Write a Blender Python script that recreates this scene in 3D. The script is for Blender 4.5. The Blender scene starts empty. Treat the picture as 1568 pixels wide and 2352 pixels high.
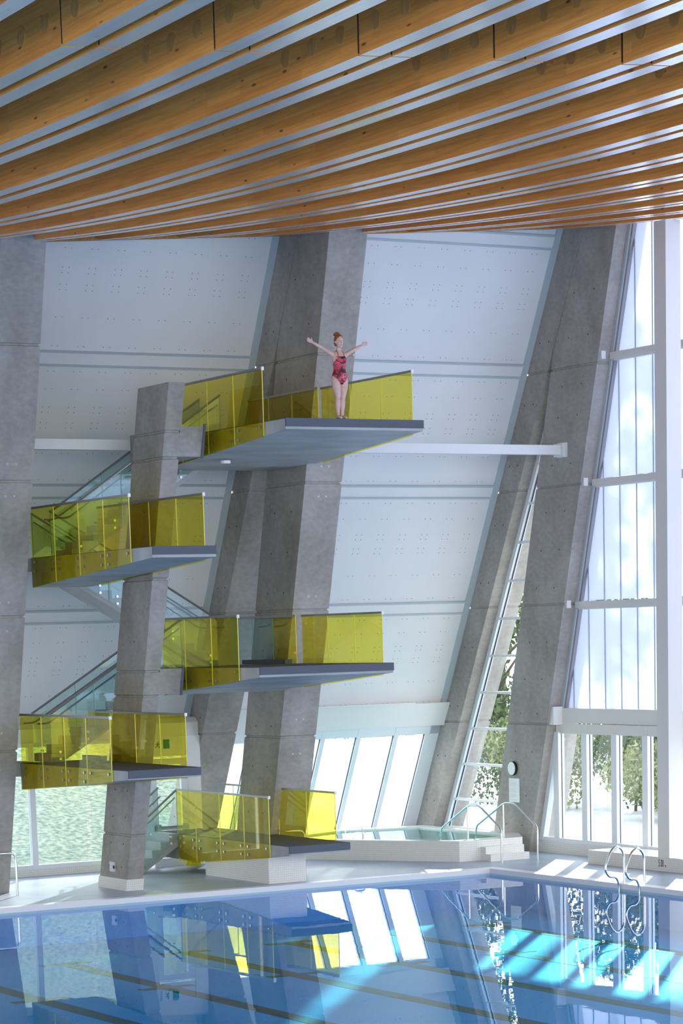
import bpy, bmesh, math, random
import numpy as np
from mathutils import Vector, Matrix, Euler
random.seed(7)
S = bpy.context.scene
COL = S.collection
PI = math.pi

# ------------------------------------------------------------------ materials
def new_mat(name):
    m = bpy.data.materials.new(name); m.use_nodes = True
    nt = m.node_tree; nt.nodes.clear()
    return m, nt, nt.nodes, nt.links
def N(nt, t, **k):
    n = nt.nodes.new(t)
    for a, b in k.items():
        if a in n.inputs: n.inputs[a].default_value = b
        else: setattr(n, a, b)
    return n
def out(nt, sh):
    o = nt.nodes.new('ShaderNodeOutputMaterial'); nt.links.new(sh, o.inputs['Surface']); return o
def C4(c): return (c[0], c[1], c[2], 1.0)
def plain(name, col, rough=.5, metal=0., spec=.5, **k):
    m, nt, ns, l = new_mat(name)
    b = N(nt, 'ShaderNodeBsdfPrincipled')
    b.inputs['Base Color'].default_value = C4(col); b.inputs['Roughness'].default_value = rough
    b.inputs['Metallic'].default_value = metal; b.inputs['Specular IOR Level'].default_value = spec
    for a, v in k.items(): b.inputs[a].default_value = v
    out(nt, b.outputs[0]); return m
def position(nt, scale=(1, 1, 1)):
    g = N(nt, 'ShaderNodeNewGeometry'); mp = N(nt, 'ShaderNodeMapping'); mp.inputs['Scale'].default_value = scale
    nt.links.new(g.outputs['Position'], mp.inputs['Vector']); return mp.outputs[0]
def ramp(nt, fac, stops):
    r = N(nt, 'ShaderNodeValToRGB'); e = r.color_ramp.elements
    while len(e) < len(stops): e.new(.5)
    for i, (p, c) in enumerate(stops): e[i].position = p; e[i].color = C4(c)
    nt.links.new(fac, r.inputs[0]); return r.outputs[0]
def noisy(name, c0, c1, scale=(1, 1, 1), ns=1., detail=6, rough=.6, bump=0., spec=.4, lo=.3, hi=.7, coat=0., coat_rough=.2):
    m, nt, nn, l = new_mat(name)
    n = N(nt, 'ShaderNodeTexNoise'); n.inputs['Scale'].default_value = ns; n.inputs['Detail'].default_value = detail
    l.new(position(nt, scale), n.inputs['Vector'])
    c = ramp(nt, n.outputs[0], [(lo, c0), (hi, c1)])
    b = N(nt, 'ShaderNodeBsdfPrincipled'); b.inputs['Roughness'].default_value = rough
    b.inputs['Specular IOR Level'].default_value = spec
    b.inputs['Coat Weight'].default_value = coat; b.inputs['Coat Roughness'].default_value = coat_rough
    l.new(c, b.inputs['Base Color'])
    if bump:
        bp = N(nt, 'ShaderNodeBump'); bp.inputs['Strength'].default_value = bump; bp.inputs['Distance'].default_value = .02
        l.new(n.outputs[0], bp.inputs['Height']); l.new(bp.outputs[0], b.inputs['Normal'])
    out(nt, b.outputs[0]); return m

def concrete(name, c0, c1, dark):
    m, nt, nn, l = new_mat(name)
    a = N(nt, 'ShaderNodeTexNoise'); a.inputs['Scale'].default_value = .9; a.inputs['Detail'].default_value = 8; a.inputs['Roughness'].default_value = .62
    l.new(position(nt, (1, 1, .6)), a.inputs['Vector'])
    f = N(nt, 'ShaderNodeTexNoise'); f.inputs['Scale'].default_value = 7; f.inputs['Detail'].default_value = 5
    l.new(position(nt, (1, 1, 1.6)), f.inputs['Vector'])
    mx = N(nt, 'ShaderNodeMix'); mx.data_type = 'FLOAT'; mx.inputs[0].default_value = .3
    l.new(a.outputs[0], mx.inputs[2]); l.new(f.outputs[0], mx.inputs[3])
    c = ramp(nt, mx.outputs[0], [(.32, dark), (.48, c0), (.66, c1)])
    b = N(nt, 'ShaderNodeBsdfPrincipled'); b.inputs['Roughness'].default_value = .62; b.inputs['Specular IOR Level'].default_value = .35
    l.new(c, b.inputs['Base Color'])
    bp = N(nt, 'ShaderNodeBump'); bp.inputs['Strength'].default_value = .15; bp.inputs['Distance'].default_value = .02
    l.new(mx.outputs[0], bp.inputs['Height']); l.new(bp.outputs[0], b.inputs['Normal'])
    out(nt, b.outputs[0]); return m

def tile_mat(name, col, grout, size=.05, rough=.25):
    m, nt, nn, l = new_mat(name)
    g = N(nt, 'ShaderNodeNewGeometry'); s = N(nt, 'ShaderNodeSeparateXYZ'); l.new(g.outputs['Position'], s.inputs[0])
    ad = N(nt, 'ShaderNodeMath', operation='ADD'); l.new(s.outputs[0], ad.inputs[0]); l.new(s.outputs[1], ad.inputs[1])
    cx = N(nt, 'ShaderNodeCombineXYZ'); l.new(ad.outputs[0], cx.inputs[0]); l.new(s.outputs[2], cx.inputs[1])
    b_ = N(nt, 'ShaderNodeTexBrick'); b_.offset = 0.; b_.inputs['Scale'].default_value = 1. 
    b_.inputs['Brick Width'].default_value = size; b_.inputs['Row Height'].default_value = size; b_.inputs['Mortar Size'].default_value = size * .06
    b_.inputs['Color1'].default_value = C4(col); b_.inputs['Color2'].default_value = C4([v * .96 for v in col]); b_.inputs['Mortar'].default_value = C4(grout)
    l.new(cx.outputs[0], b_.inputs['Vector'])
    b = N(nt, 'ShaderNodeBsdfPrincipled'); b.inputs['Roughness'].default_value = rough
    l.new(b_.outputs[0], b.inputs['Base Color']); out(nt, b.outputs[0]); return m

def schlick(nt, f0, normal=None):
    """Fresnel reflectance that is the same from both sides of a sheet"""
    lw = N(nt, 'ShaderNodeLayerWeight'); lw.inputs['Blend'].default_value = .5
    if normal is not None: nt.links.new(normal, lw.inputs['Normal'])
    p = N(nt, 'ShaderNodeMath', operation='POWER'); p.inputs[1].default_value = 5.; nt.links.new(lw.outputs['Facing'], p.inputs[0])
    m = N(nt, 'ShaderNodeMath', operation='MULTIPLY_ADD'); m.inputs[1].default_value = 1. - f0; m.inputs[2].default_value = f0; nt.links.new(p.outputs[0], m.inputs[0])
    return m.outputs[0]
def glass_mat(name, tint, gloss=1., rough=.02, haze=0., haze_col=(1, 1, 1)):
    """architectural glass: tinted straight-through transmission, Fresnel reflection, optional dirt haze that scatters light"""
    m, nt, nn, l = new_mat(name)
    t = N(nt, 'ShaderNodeBsdfTransparent'); t.inputs[0].default_value = C4(tint)
    g = N(nt, 'ShaderNodeBsdfGlossy'); g.inputs['Roughness'].default_value = rough
    ml = N(nt, 'ShaderNodeMath', operation='MULTIPLY'); ml.inputs[1].default_value = gloss; ml.use_clamp = True; l.new(schlick(nt, .05), ml.inputs[0])
    src = t.outputs[0]
    if haze:
        tr = N(nt, 'ShaderNodeBsdfTranslucent'); tr.inputs[0].default_value = C4(haze_col)
        n = N(nt, 'ShaderNodeTexNoise'); n.inputs['Scale'].default_value = .8; n.inputs['Detail'].default_value = 5
        l.new(position(nt, (1, 1, .4)), n.inputs['Vector'])
        mr = N(nt, 'ShaderNodeMapRange'); mr.inputs['From Min'].default_value = .3; mr.inputs['From Max'].default_value = .7
        mr.inputs['To Min'].default_value = haze * .55; mr.inputs['To Max'].default_value = min(1, haze * 1.3); l.new(n.outputs[0], mr.inputs['Value'])
        mh = N(nt, 'ShaderNodeMixShader'); l.new(mr.outputs[0], mh.inputs[0]); l.new(src, mh.inputs[1]); l.new(tr.outputs[0], mh.inputs[2]); src = mh.outputs[0]
    mx = N(nt, 'ShaderNodeMixShader'); l.new(ml.outputs[0], mx.inputs[0]); l.new(src, mx.inputs[1]); l.new(g.outputs[0], mx.inputs[2])
    out(nt, mx.outputs[0]); return m

def wood_mat(name, coat_ior=2.0, coat_rough=.15, pale=0.):
    m, nt, nn, l = new_mat(name)
    uv = N(nt, 'ShaderNodeUVMap')
    def brick(w, h, c1, c2, off):
        b = N(nt, 'ShaderNodeTexBrick'); b.inputs['Scale'].default_value = 1; b.inputs['Brick Width'].default_value = w; b.inputs['Row Height'].default_value = h
        b.inputs['Mortar Size'].default_value = .0; b.inputs['Color1'].default_value = C4(c1); b.inputs['Color2'].default_value = C4(c2); b.offset = off; b.offset_frequency = 2; b.squash = 1
        l.new(uv.outputs[0], b.inputs['Vector']); return b
    b1 = brick(2.6, .125, (.90, .375, .075), (.60, .20, .032), .37)
    b2 = brick(3.7, .125, (.93, .42, .09), (.80, .32, .06), .61)
    mx = N(nt, 'ShaderNodeMix'); mx.data_type = 'RGBA'; mx.inputs[0].default_value = .5; l.new(b1.outputs[0], mx.inputs[6]); l.new(b2.outputs[0], mx.inputs[7])
    mp = N(nt, 'ShaderNodeMapping'); mp.inputs['Scale'].default_value = (.6, 14, 1); l.new(uv.outputs[0], mp.inputs[0])
    n = N(nt, 'ShaderNodeTexNoise'); n.inputs['Scale'].default_value = 1.6; n.inputs['Detail'].default_value = 6; n.inputs['Distortion'].default_value = .8; l.new(mp.outputs[0], n.inputs[0])
    gr = ramp(nt, n.outputs[0], [(.3, (.72, .66, .6)), (.62, (1.08, 1.06, 1.02))])
    mg = N(nt, 'ShaderNodeMix'); mg.data_type = 'RGBA'; mg.blend_type = 'MULTIPLY'; mg.inputs[0].default_value = .85; l.new(mx.outputs[2], mg.inputs[6]); l.new(gr, mg.inputs[7])
    mp2 = N(nt, 'ShaderNodeMapping'); mp2.inputs['Scale'].default_value = (1.5, 4.5, 1); l.new(uv.outputs[0], mp2.inputs[0])
    v = N(nt, 'ShaderNodeTexVoronoi'); v.inputs['Scale'].default_value = 1.; l.new(mp2.outputs[0], v.inputs[0])
    kn = ramp(nt, v.outputs['Distance'], [(.055, (.22, .14, .1)), (.11, (1, 1, 1))])
    mk = N(nt, 'ShaderNodeMix'); mk.data_type = 'RGBA'; mk.blend_type = 'MULTIPLY'; mk.inputs[0].default_value = 1.; l.new(mg.outputs[2], mk.inputs[6]); l.new(kn, mk.inputs[7])
    b = N(nt, 'ShaderNodeBsdfPrincipled'); b.inputs['Roughness'].default_value = .45
    b.inputs['Coat Weight'].default_value = 1.; b.inputs['Coat Roughness'].default_value = coat_rough; b.inputs['Coat IOR'].default_value = coat_ior
    mw_ = N(nt, 'ShaderNodeMix'); mw_.data_type = 'RGBA'; mw_.inputs[0].default_value = pale; mw_.inputs[7].default_value = (.82, .79, .76, 1); l.new(mk.outputs[2], mw_.inputs[6])  # pale blends a whitish reflected sheen into the wood colour
    l.new(mw_.outputs[2], b.inputs['Base Color']); out(nt, b.outputs[0]); return m

M = {}
M['conc'] = concrete('concrete', (.345, .32, .292), (.45, .425, .395), (.255, .235, .215))
M['tie_plug'] = plain('tie_plug', (.52, .51, .50), .6)
M['conc_dark'] = plain('tie_hole', (.05, .045, .04), .8)
M['slab'] = noisy('slab_concrete', (.36, .37, .37), (.52, .52, .52), (1.2, .5, 1), 1.6, 7, .6, .1)
M['nose'] = noisy('rubber_nosing', (.105, .118, .145), (.125, .14, .17), (8, 8, 30), 4, 3, .8)
M['deck'] = noisy('nonslip_deck', (.09, .085, .09), (.12, .112, .115), (6, 6, 6), 4, 3, .9)
M['ygl'] = glass_mat('yellow_glass', (.985, .92, .34), 1.1)
M['cgl'] = glass_mat('clear_glass', (.88, .965, .965), 1.2)
M['wgl'] = glass_mat('window_glass', (.95, .98, .985), .5)
M['w2gl'] = glass_mat('clean_window_glass', (.93, .97, .98), .7)
M['hgl'] = glass_mat('hazy_window_glass', (.93, .97, .98), .6, .02, .38, (1, 1, 1))
M['ygl_edge'] = plain('yellow_glass_edge', (.95, .85, .12), .3)
M['cgl_edge'] = plain('green_glass_edge', (.25, .5, .48), .3)
M['rail'] = plain('dull_metal_rail', (.42, .40, .40), .35, .8)
M['steel'] = plain('stainless_steel', (.72, .72, .72), .22, 1.)
M['white_metal'] = plain('white_painted_metal', (.82, .82, .81), .4)
M['endcap'] = plain('white_cap', (.95, .95, .93), .4)
M['wall'] = noisy('white_wall_board', (.80, .81, .82), (.86, .865, .87), (.5, .5, .5), 1.2, 3, .55)
M['screw'] = plain('wall_screw', (.42, .43, .44), .6)
M['wall_trim'] = plain('grey_blue_trim', (.50, .57, .60), .5)
M['floor'] = noisy('epoxy_deck', (.31, .37, .46), (.45, .505, .59), (.6, .6, .6), 1.2, 6, .38)
M['coping'] = plain('pale_coping', (.80, .79, .80), .35)
M['tile'] = tile_mat('white_mosaic_tile', (.84, .83, .79), (.62, .60, .57), .05)
M['pool'] = noisy('blue_pool_tile', (.0, .34, .80), (.0, .385, .87), (.4, .4, .4), .8, 3, .5)
M['lane'] = plain('black_lane_tile', (.012, .014, .02), .5)
M['black'] = plain('black_rubber', (.02, .02, .022), .6)
M['wood'] = wood_mat('varnished_glulam', 1.5, .3)
M['wood_soffit'] = wood_mat('painted_sheen_soffit', 4.0, .14, .6)  # same wood, with the whitish reflected sheen painted into its base colour
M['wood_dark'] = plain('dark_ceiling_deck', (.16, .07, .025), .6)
M['plug'] = noisy('wood_plug_grain', (.44, .18, .04), (.60, .27, .07), (14, 14, 3), 1.5, 4, .5)
M['frame'] = plain('white_window_frame', (.80, .84, .88), .35)
M['gasket'] = plain('dark_gasket', (.03, .05, .10), .5)
M['post'] = plain('ivory_post_paint', (.80, .78, .75), .45)
M['skin'] = noisy('fair_skin', (.66, .42, .35), (.74, .50, .43), (1, 1, 1), 9, 4, .5)
M['hair'] = noisy('red_hair', (.28, .075, .018), (.42, .14, .04), (1, 1, 1), 40, 5, .55)
M['eye'] = plain('dark_eye', (.03, .02, .02), .3)
M['lip'] = plain('lip_pink', (.52, .20, .19), .5)
M['leaf'] = noisy('leaf_green', (.03, .07, .02), (.13, .17, .05), (1, 1, 1), .7, 4, .6)
M['leaf2'] = noisy('leaf_yellow_green', (.13, .16, .05), (.36, .36, .15), (1, 1, 1), .7, 4, .6)
M['bark'] = plain('bark', (.10, .08, .06), .9)
M['grass'] = noisy('mown_grass', (.13, .18, .15), (.32, .34, .26), (.5, .5, 1.6), 13., 8, .9, spec=0., lo=.36, hi=.62)
M['pave'] = plain('pale_paving', (.50, .50, .50), .9, spec=.1)
M['sign_white'] = plain('white_board', (.86, .87, .86), .4)
M['ink'] = plain('grey_ink', (.66, .67, .68), .6)
M['ink_black'] = plain('black_ink', (.02, .02, .02), .5)
M['clock_face'] = plain('white_clock_face', (.9, .92, .92), .12)
M['exit_green'] = plain('exit_green', (.01, .22, .06), .5)
M['cone'] = plain('yellow_plastic', (.85, .75, .02), .4)
M['plate'] = plain('socket_plate', (.72, .74, .78), .4)
# translucent facade sheet
def translucent():
    m, nt, nn, l = new_mat('translucent_sheet')
    t = N(nt, 'ShaderNodeBsdfTranslucent'); t.inputs[0].default_value = (.66, .71, .84, 1)
    d = N(nt, 'ShaderNodeBsdfDiffuse'); d.inputs[0].default_value = (.80, .82, .88, 1)
    mx = N(nt, 'ShaderNodeMixShader'); mx.inputs[0].default_value = .25; l.new(t.outputs[0], mx.inputs[1]); l.new(d.outputs[0], mx.inputs[2])
    out(nt, mx.outputs[0]); return m
M['trans'] = translucent()
# water
def water(name, tint, wscale, strength, refl=1.):
    m, nt, nn, l = new_mat(name)
    n = N(nt, 'ShaderNodeTexNoise'); n.inputs['Scale'].default_value = wscale; n.inputs['Detail'].default_value = 3
    l.new(position(nt, (1, 1, 1)), n.inputs['Vector'])
    bp = N(nt, 'ShaderNodeBump'); bp.inputs['Strength'].default_value = strength; bp.inputs['Distance'].default_value = .01; l.new(n.outputs[0], bp.inputs['Height'])
    g = N(nt, 'ShaderNodeBsdfGlossy'); g.inputs['Roughness'].default_value = .0; l.new(bp.outputs[0], g.inputs['Normal'])
    t = N(nt, 'ShaderNodeBsdfTransparent'); t.inputs[0].default_value = C4(tint)
    rf = N(nt, 'ShaderNodeMath', operation='MULTIPLY'); rf.inputs[1].default_value = refl; l.new(schlick(nt, .02), rf.inputs[0])
    mx = N(nt, 'ShaderNodeMixShader'); l.new(rf.outputs[0], mx.inputs[0]); l.new(t.outputs[0], mx.inputs[1]); l.new(g.outputs[0], mx.inputs[2])
    out(nt, mx.outputs[0]); return m
M['water'] = water('pool_water', (.4, .93, 1.), 1.1, .10, .80)
M['spa_water'] = water('spa_water', (.62, .93, .93), 5., .25)
# swimsuit
def suit():
    m, nt, nn, l = new_mat('marbled_swimsuit')
    n = N(nt, 'ShaderNodeTexNoise'); n.inputs['Scale'].default_value = 4.6; n.inputs['Detail'].default_value = 2.5; n.inputs['Distortion'].default_value = 1.3
    l.new(position(nt, (1, 1, 1.6)), n.inputs['Vector'])
    c = ramp(nt, n.outputs[0], [(.31, (.02, .008, .014)), (.37, (.16, .01, .03)), (.42, (.62, .05, .09)), (.53, (.50, .02, .06)), (.57, (.75, .28, .28)), (.61, (.33, .015, .045)), (.7, (.03, .01, .015))])
    b = N(nt, 'ShaderNodeBsdfPrincipled'); b.inputs['Roughness'].default_value = .5; l.new(c, b.inputs['Base Color']); out(nt, b.outputs[0]); return m
M['suit'] = suit()

# ------------------------------------------------------------------ mesh builder
class MB:
    def __init__(s): s.v = []; s.f = []; s.m = []; s.uv = None
    def add(s, vs, fs, mi=0):
        o = len(s.v); s.v += [tuple(map(float, p)) for p in vs]; s.f += [tuple(i + o for i in f) for f in fs]; s.m += [mi] * len(fs); return s
    def hexa(s, b, t, mi=0):          # b,t: 4-point rings, counter-clockwise from above
        return s.add(list(b) + list(t), [(3, 2, 1, 0), (4, 5, 6, 7)] + [(i, (i + 1) % 4, (i + 1) % 4 + 4, i + 4) for i in range(4)], mi)
    def box(s, x0, x1, y0, y1, z0, z1, mi=0):
        r = lambda z: [(x0, y0, z), (x1, y0, z), (x1, y1, z), (x0, y1, z)]
        return s.hexa(r(z0), r(z1), mi)
    def loft(s, rings, mi=0, closed=True):
        n = len(rings[0]); o = len(s.v); vs = [p for r in rings for p in r]; fs = []
        for k in range(len(rings) - 1):
            for i in range(n): j = (i + 1) % n; fs.append((k * n + i, k * n + j, (k + 1) * n + j, (k + 1) * n + i))
        if closed: fs.append(tuple(range(n - 1, -1, -1))); fs.append(tuple((len(rings) - 1) * n + i for i in range(n)))
        return s.add(vs, fs, mi)
    def poly(s, pts2, axis, a, b, mi=0):   # extrude polygon along axis from a to b; pts2 in the two other axes (cyclic order y,z / x,z / x,y)
        def P(p, t): return {'x': (t, p[0], p[1]), 'y': (p[0], t, p[1]), 'z': (p[0], p[1], t)}[axis]
        return s.loft([[P(p, a) for p in pts2], [P(p, b) for p in pts2]], mi)
    def tube(s, pts, r, n=10, mi=0):
        pts = [Vector(p) for p in pts]; rings = []
        rs = r if isinstance(r, (list, tuple)) else [r] * len(pts)
        up = None
        for i, p in enumerate(pts):
            d = (pts[min(i + 1, len(pts) - 1)] - pts[max(i - 1, 0)]).normalized()
            if up is None: up = Vector((0, 0, 1)) if abs(d.z) < .9 else Vector((1, 0, 0))
            a = d.cross(up).normalized(); up = a.cross(d).normalized()
            rings.append([tuple(p + (a * math.cos(t) + up * math.sin(t)) * rs[i]) for t in [2 * PI * k / n for k in range(n)]])
        return s.loft(rings, mi)
    def cyl(s, p0, p1, r, n=14, mi=0): return s.tube([p0, p1], r, n, mi)
    def sphere(s, c, r, n=12, mi=0):
        r = r if isinstance(r, (list, tuple)) else (r, r, r)
        rings = []
        for k in range(1, n):
            t = PI * k / n
            rings.append([(c[0] + r[0] * math.sin(t) * math.cos(a), c[1] + r[1] * math.sin(t) * math.sin(a), c[2] - r[2] * math.cos(t)) for a in [2 * PI * q / (n * 2) for q in range(n * 2)]])
        return s.loft(rings, mi)
    def build(s, name, mats, parent=None, base=None, smooth=False, fixn=True):
        me = bpy.data.meshes.new(name)
        off = Vector((0, 0, 0))
        if parent is not None: off = wloc(parent)
        elif base is not None: off = Vector(base)
        me.from_pydata([tuple(Vector(p) - off) for p in s.v], [], s.f)
        for m in (mats if isinstance(mats, (list, tuple)) else [mats]): me.materials.append(m)
        me.polygons.foreach_set('material_index', s.m)
        if s.uv is not None:
            ul = me.uv_layers.new(name='UVMap')
            for i, q in enumerate(s.uv): ul.data[i].uv = q
        elif fixn:
            bm = bmesh.new(); bm.from_mesh(me); bmesh.ops.recalc_face_normals(bm, faces=bm.faces); bm.to_mesh(me); bm.free()
        if smooth:
            me.polygons.foreach_set('use_smooth', [True] * len(me.polygons))
        me.update()
        o = bpy.data.objects.new(name, me); COL.objects.link(o)
        if parent is not None: o.parent = parent
        elif base is not None: o.location = base
        return o
def wloc(o):
    v = Vector((0, 0, 0))
    while o is not None: v += o.location; o = o.parent
    return v
def tag(o, label=None, cat=None, group=None, kind=None):
    if label: o['label'] = label
    if cat: o['category'] = cat
    if group: o['group'] = group
    if kind: o['kind'] = kind
    return o
def thing(name, loc, label, cat, group=None, kind=None):
    o = bpy.data.objects.new(name, None); COL.objects.link(o); o.location = loc; o.empty_display_size = .2
    return tag(o, label, cat, group, kind)
def struct(o): o['kind'] = 'structure'; return o
def bent(pts, r=.08, n=5):
    """round the corners of a polyline"""
    pts = [Vector(p) for p in pts]; o = [pts[0]]
    for a, b, c in zip(pts, pts[1:], pts[2:]):
        d0 = min(r, (a - b).length * .45); d1 = min(r, (c - b).length * .45)
        p = b + (a - b).normalized() * d0; q = b + (c - b).normalized() * d1
        for k in range(n + 1):
            t = k / n; o.append(p * (1 - t) ** 2 + b * 2 * t * (1 - t) + q * t ** 2)
    o.append(pts[-1]); return o

# ------------------------------------------------------------------ camera (a shift lens on a camera tilted slightly down)
F_PX, PP_Y = 5992., 2500.
yaw, pitch, roll = -2.08692715 + PI, -.172968693, .0282346256
R = Matrix.Rotation(yaw, 3, 'Z') @ Matrix.Rotation(pitch, 3, 'X') @ Matrix.Rotation(roll, 3, 'Y')
right, fwd, up = R.col[0], R.col[1], R.col[2]
cam_d = bpy.data.cameras.new('camera'); cam = bpy.data.objects.new('camera', cam_d); COL.objects.link(cam)
mw = Matrix.Identity(4)
for i in range(3): mw[i][0] = right[i]; mw[i][1] = up[i]; mw[i][2] = -fwd[i]
mw[0][3], mw[1][3], mw[2][3] = 51.5, -33.4, 5.67
cam.matrix_world = mw
cam_d.sensor_fit = 'AUTO'; cam_d.sensor_width = 36.; cam_d.lens = F_PX / 2352. * 36.
cam_d.shift_y = (PP_Y - 1176.) / 2352.
cam_d.clip_start = .5; cam_d.clip_end = 500
S.camera = cam

ZD = .1                                            # pool deck level (water is z = 0)
xf = lambda z: -3.277 + .2707 * z                  # pool-side edge of the concrete front legs
xfb = lambda z: -5.0 + .255 * z                    # their back edge
xw = lambda z: -9.0 + .505 * z                     # sloping back wall
xb1 = lambda z: xw(z) + .93                        # inner edge of the sloping back legs
def roof(x, y):
    """underside of the timber roof: shallow vault that sweeps up towards the back wall"""
    k = 1.15; X = 51.5 - (51.5 - x) / k; Y = -33.4 + (y + 33.4) / k
    e = max(0., 6. - X)
    z = 12.3 + .002051 * (X - 25.3835) ** 2 + .051871 * (Y + 4) + .008248 * max(0., 24.069 + .7077 * (Y + 8) - X) ** 1.274 + .45 * e + .1 * e * e
    return 5.67 + k * (z - 5.67)

# ------------------------------------------------------------------ floor, pool, coping
b = MB()
b.box(-9.2, 0, -60, 5, -1.2, ZD, 0); b.box(0, 70, 0, 3.9, -1.2, ZD, 0)
fl = struct(b.build('floor', [M['floor']]))
b = MB(); b.box(0.0, .012, -60, 0, -1.1, -.02, 0); b.box(0, 70, -.012, 0, -1.1, -.02, 0)
struct(b.build('trim_3', [M['pool']]))
b = MB(); b.box(-.28, .03, -60, .28, -.05, .115); struct(b.build('trim_1', [M['coping']]))
b = MB(); b.box(.03, 70, -.03, .28, -.05, .115); struct(b.build('trim_2', [M['coping']]))
b = MB(); b.box(0, 70, -60, 0, -.95, -.75, 0)
for k, y in enumerate([-22.4, -19.9, -17.4, -14.95, -12.4, -9.7, -7.25, -4.75, -2.3]):
    b.box(3.2, 60, y - .18, y + .18, -.76, -.745, 1); b.box(3.2, 3.5, y - .55, y + .55, -.76, -.744, 1)
    b.box(7.9, 8.15, y - .55, y + .55, -.76, -.744, 1)
struct(b.build('floor_pool', [M['pool'], M['lane']]))
b = MB(); b.add([(-.01, -60, 0), (70, -60, 0), (70, .01, 0), (-.01, .01, 0)], [(0, 1, 2, 3)])
tag(b.build('pool_water', [M['water']]), 'still blue water of the diving pool mirroring the hall', 'water', kind='stuff')

# ------------------------------------------------------------------ concrete A-frame columns
JOINTS = [3.3, 6.2, 9.0, 11.72]
def levels(z0, z1, joints, n=0):
    ls = [z0]
    for j in joints:
        if z0 < j - .05 and j + .05 < z1: ls += [j - .035, j - .012, j + .012, j + .035]
    ls.append(z1); return ls
def inset(z, joints): return .03 if any(abs(z - j) < .02 for j in joints) else 0.
def leg(b, fa, fb, y0, y1, z0, z1, joints=JOINTS):
    rings = []
    for z in levels(z0, z1, joints):
        d = inset(z, joints)
        rings.append([(fa(z) + d, y0 + d, z), (fb(z) - d, y0 + d, z), (fb(z) - d, y1 - d, z), (fa(z) + d, y1 - d, z)])
    b.loft(rings)
def tie_holes(b, fa, fb, y, zs, offs=(.33, .67)):
    for z in zs:
        for o in offs:
            x = fa(z) + (fb(z) - fa(z)) * o
            b.cyl((x, y - .004, z), (x, y + .02, z), .019, 8, 1)
def column(y0, y1, label, holes=True):
    t = thing('concrete_column', (xf(ZD) - .8, (y0 + y1) / 2, ZD), label, 'column', 'leaning concrete columns', 'thing')
    b = MB()
    leg(b, xfb, xf, y0, y1, ZD, 12.2)
    rings = []
    for z in (12.2, 17.4): rings.append([(max(xb1(z), xfb(z)), y0, z), (xf(z), y0, z), (xf(z), y1, z), (max(xb1(z), xfb(z)), y1, z)])
    b.loft(rings)
    tie_holes(b, xfb, xf, y0, [.75, 1.5, 2.6, 3.55, 4.4, 5.3, 6.6, 7.5, 8.4, 9.5, 10.6, 11.3, 12.4, 13.4], (.3, .72))
    for z in (2.9, 3.7, 8.7, 9.35, 5.9, 6.5): 
        for o in (.4, .6): b.cyl((xf(z) - .02, y0 + o * (y1 - y0), z), (xf(z) + .006, y0 + o * (y1 - y0), z), .028, 8, 2)
    b.build('front_leg', [M['conc'], M['conc_dark'], M['tie_plug']], t)
    b = MB(); leg(b, xw, xb1, y0, y1, ZD, 17.4)
    tie_holes(b, xw, xb1, y0, [1.2, 2.4, 3.7, 5.2, 6.8, 8.2, 9.6, 11.0, 12.4], (.3, .7))
    b.build('back_leg', [M['conc'], M['conc_dark']], t)
    return t
colA = column(-11.8, -10.8, 'leaning concrete column cut by the left edge of the photo')
colB = column(-4.2, -3.25, 'forked leaning concrete column behind the diver')
colC = column(3.3, 4.25, 'forked leaning concrete column carrying the round clock')

# ------------------------------------------------------------------ sloping white back wall
def wall_bay(name, y0, y1):
    b = MB()
    sl = math.hypot(1, .505)
    nx, nz = 1 / sl, -.505 / sl                     # inward normal of the wall plane
    def pt(z, y, d=0): return (xw(z) + nx * d, y, z + nz * d)
    def slab(za, zb, ya, yb, d0, d1, mi): b.hexa([pt(za, ya, d0), pt(za, ya, d1), pt(za, yb, d1), pt(za, yb, d0)], [pt(zb, ya, d0), pt(zb, ya, d1), pt(zb, yb, d1), pt(zb, yb, d0)], mi)
    slab(3.2, 17.4, y0, y1, -.3, 0, 0)
    seams = [6.22, 9.02, 11.8, 14.62]
    for z in seams:
        slab(z - .125, z + .125, y0, y1, 0, .02, 0)
        slab(z - .16, z - .115, y0, y1, 0, .045, 2); slab(z + .115, z + .16, y0, y1, 0, .045, 2)
    for ya, yb in ((y1 - .16, y1),): slab(3.4, 17.4, ya, yb, 0, .05, 2)
    lo = 3.6
    for hi in seams + [17.3]:
        top = hi
        for fr, q in ((.045, 1), (.27, 1), (.36, 0), (.5, 2), (.63, 2), (.8, 1), (.945, 1)):
            if q == 0: continue
            z = lo + .13 + fr * (hi - lo - .26)
            if z > 16.5: continue
            yy = y0 + .32
            while yy < y1 - .3:
                for dz in ((-.05, .06) if q == 2 else (0,)):
                    for dy in (-.075, .075):
                        c = pt(z + dz, yy + dy, .0)
                        e = pt(z + dz, yy + dy, .005)
                        b.cyl(c, e, .014, 6, 1)
                yy += .625
        # fine board joints
        lo = hi
    return struct(b.build(name, [M['wall'], M['screw'], M['wall_trim']]))
wall_bay('wall_back_right', -3.25, 3.3)
wall_bay('wall_back_left', -10.8, -4.2)
wall_bay('wall_back_far', -30, -11.8)

# header boxes above the windows
b = MB(); b.poly([(xw(3.2), 3.2), (xw(3.2) + .2, 3.2), (xw(3.8) + .22, 3.8), (xw(3.8), 3.8)], 'y', -3.25, 3.3)
b.poly([(xw(3.8), 3.8), (xw(3.8) + .3, 3.8), (xw(3.8) + .3, 3.83), (xw(3.8), 3.83)], 'y', -3.25, 2.2)
hd = struct(b.build('trim_4', [M['white_metal']]))
b = MB(); b.poly([(xw(3.3), 3.28), (-6.62, 3.28), (-6.62, 3.6), (-6.78, 3.72), (xw(3.72), 3.72)], 'y', -10.8, -4.2)
struct(b.build('trim_5', [M['white_metal']]))

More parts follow.
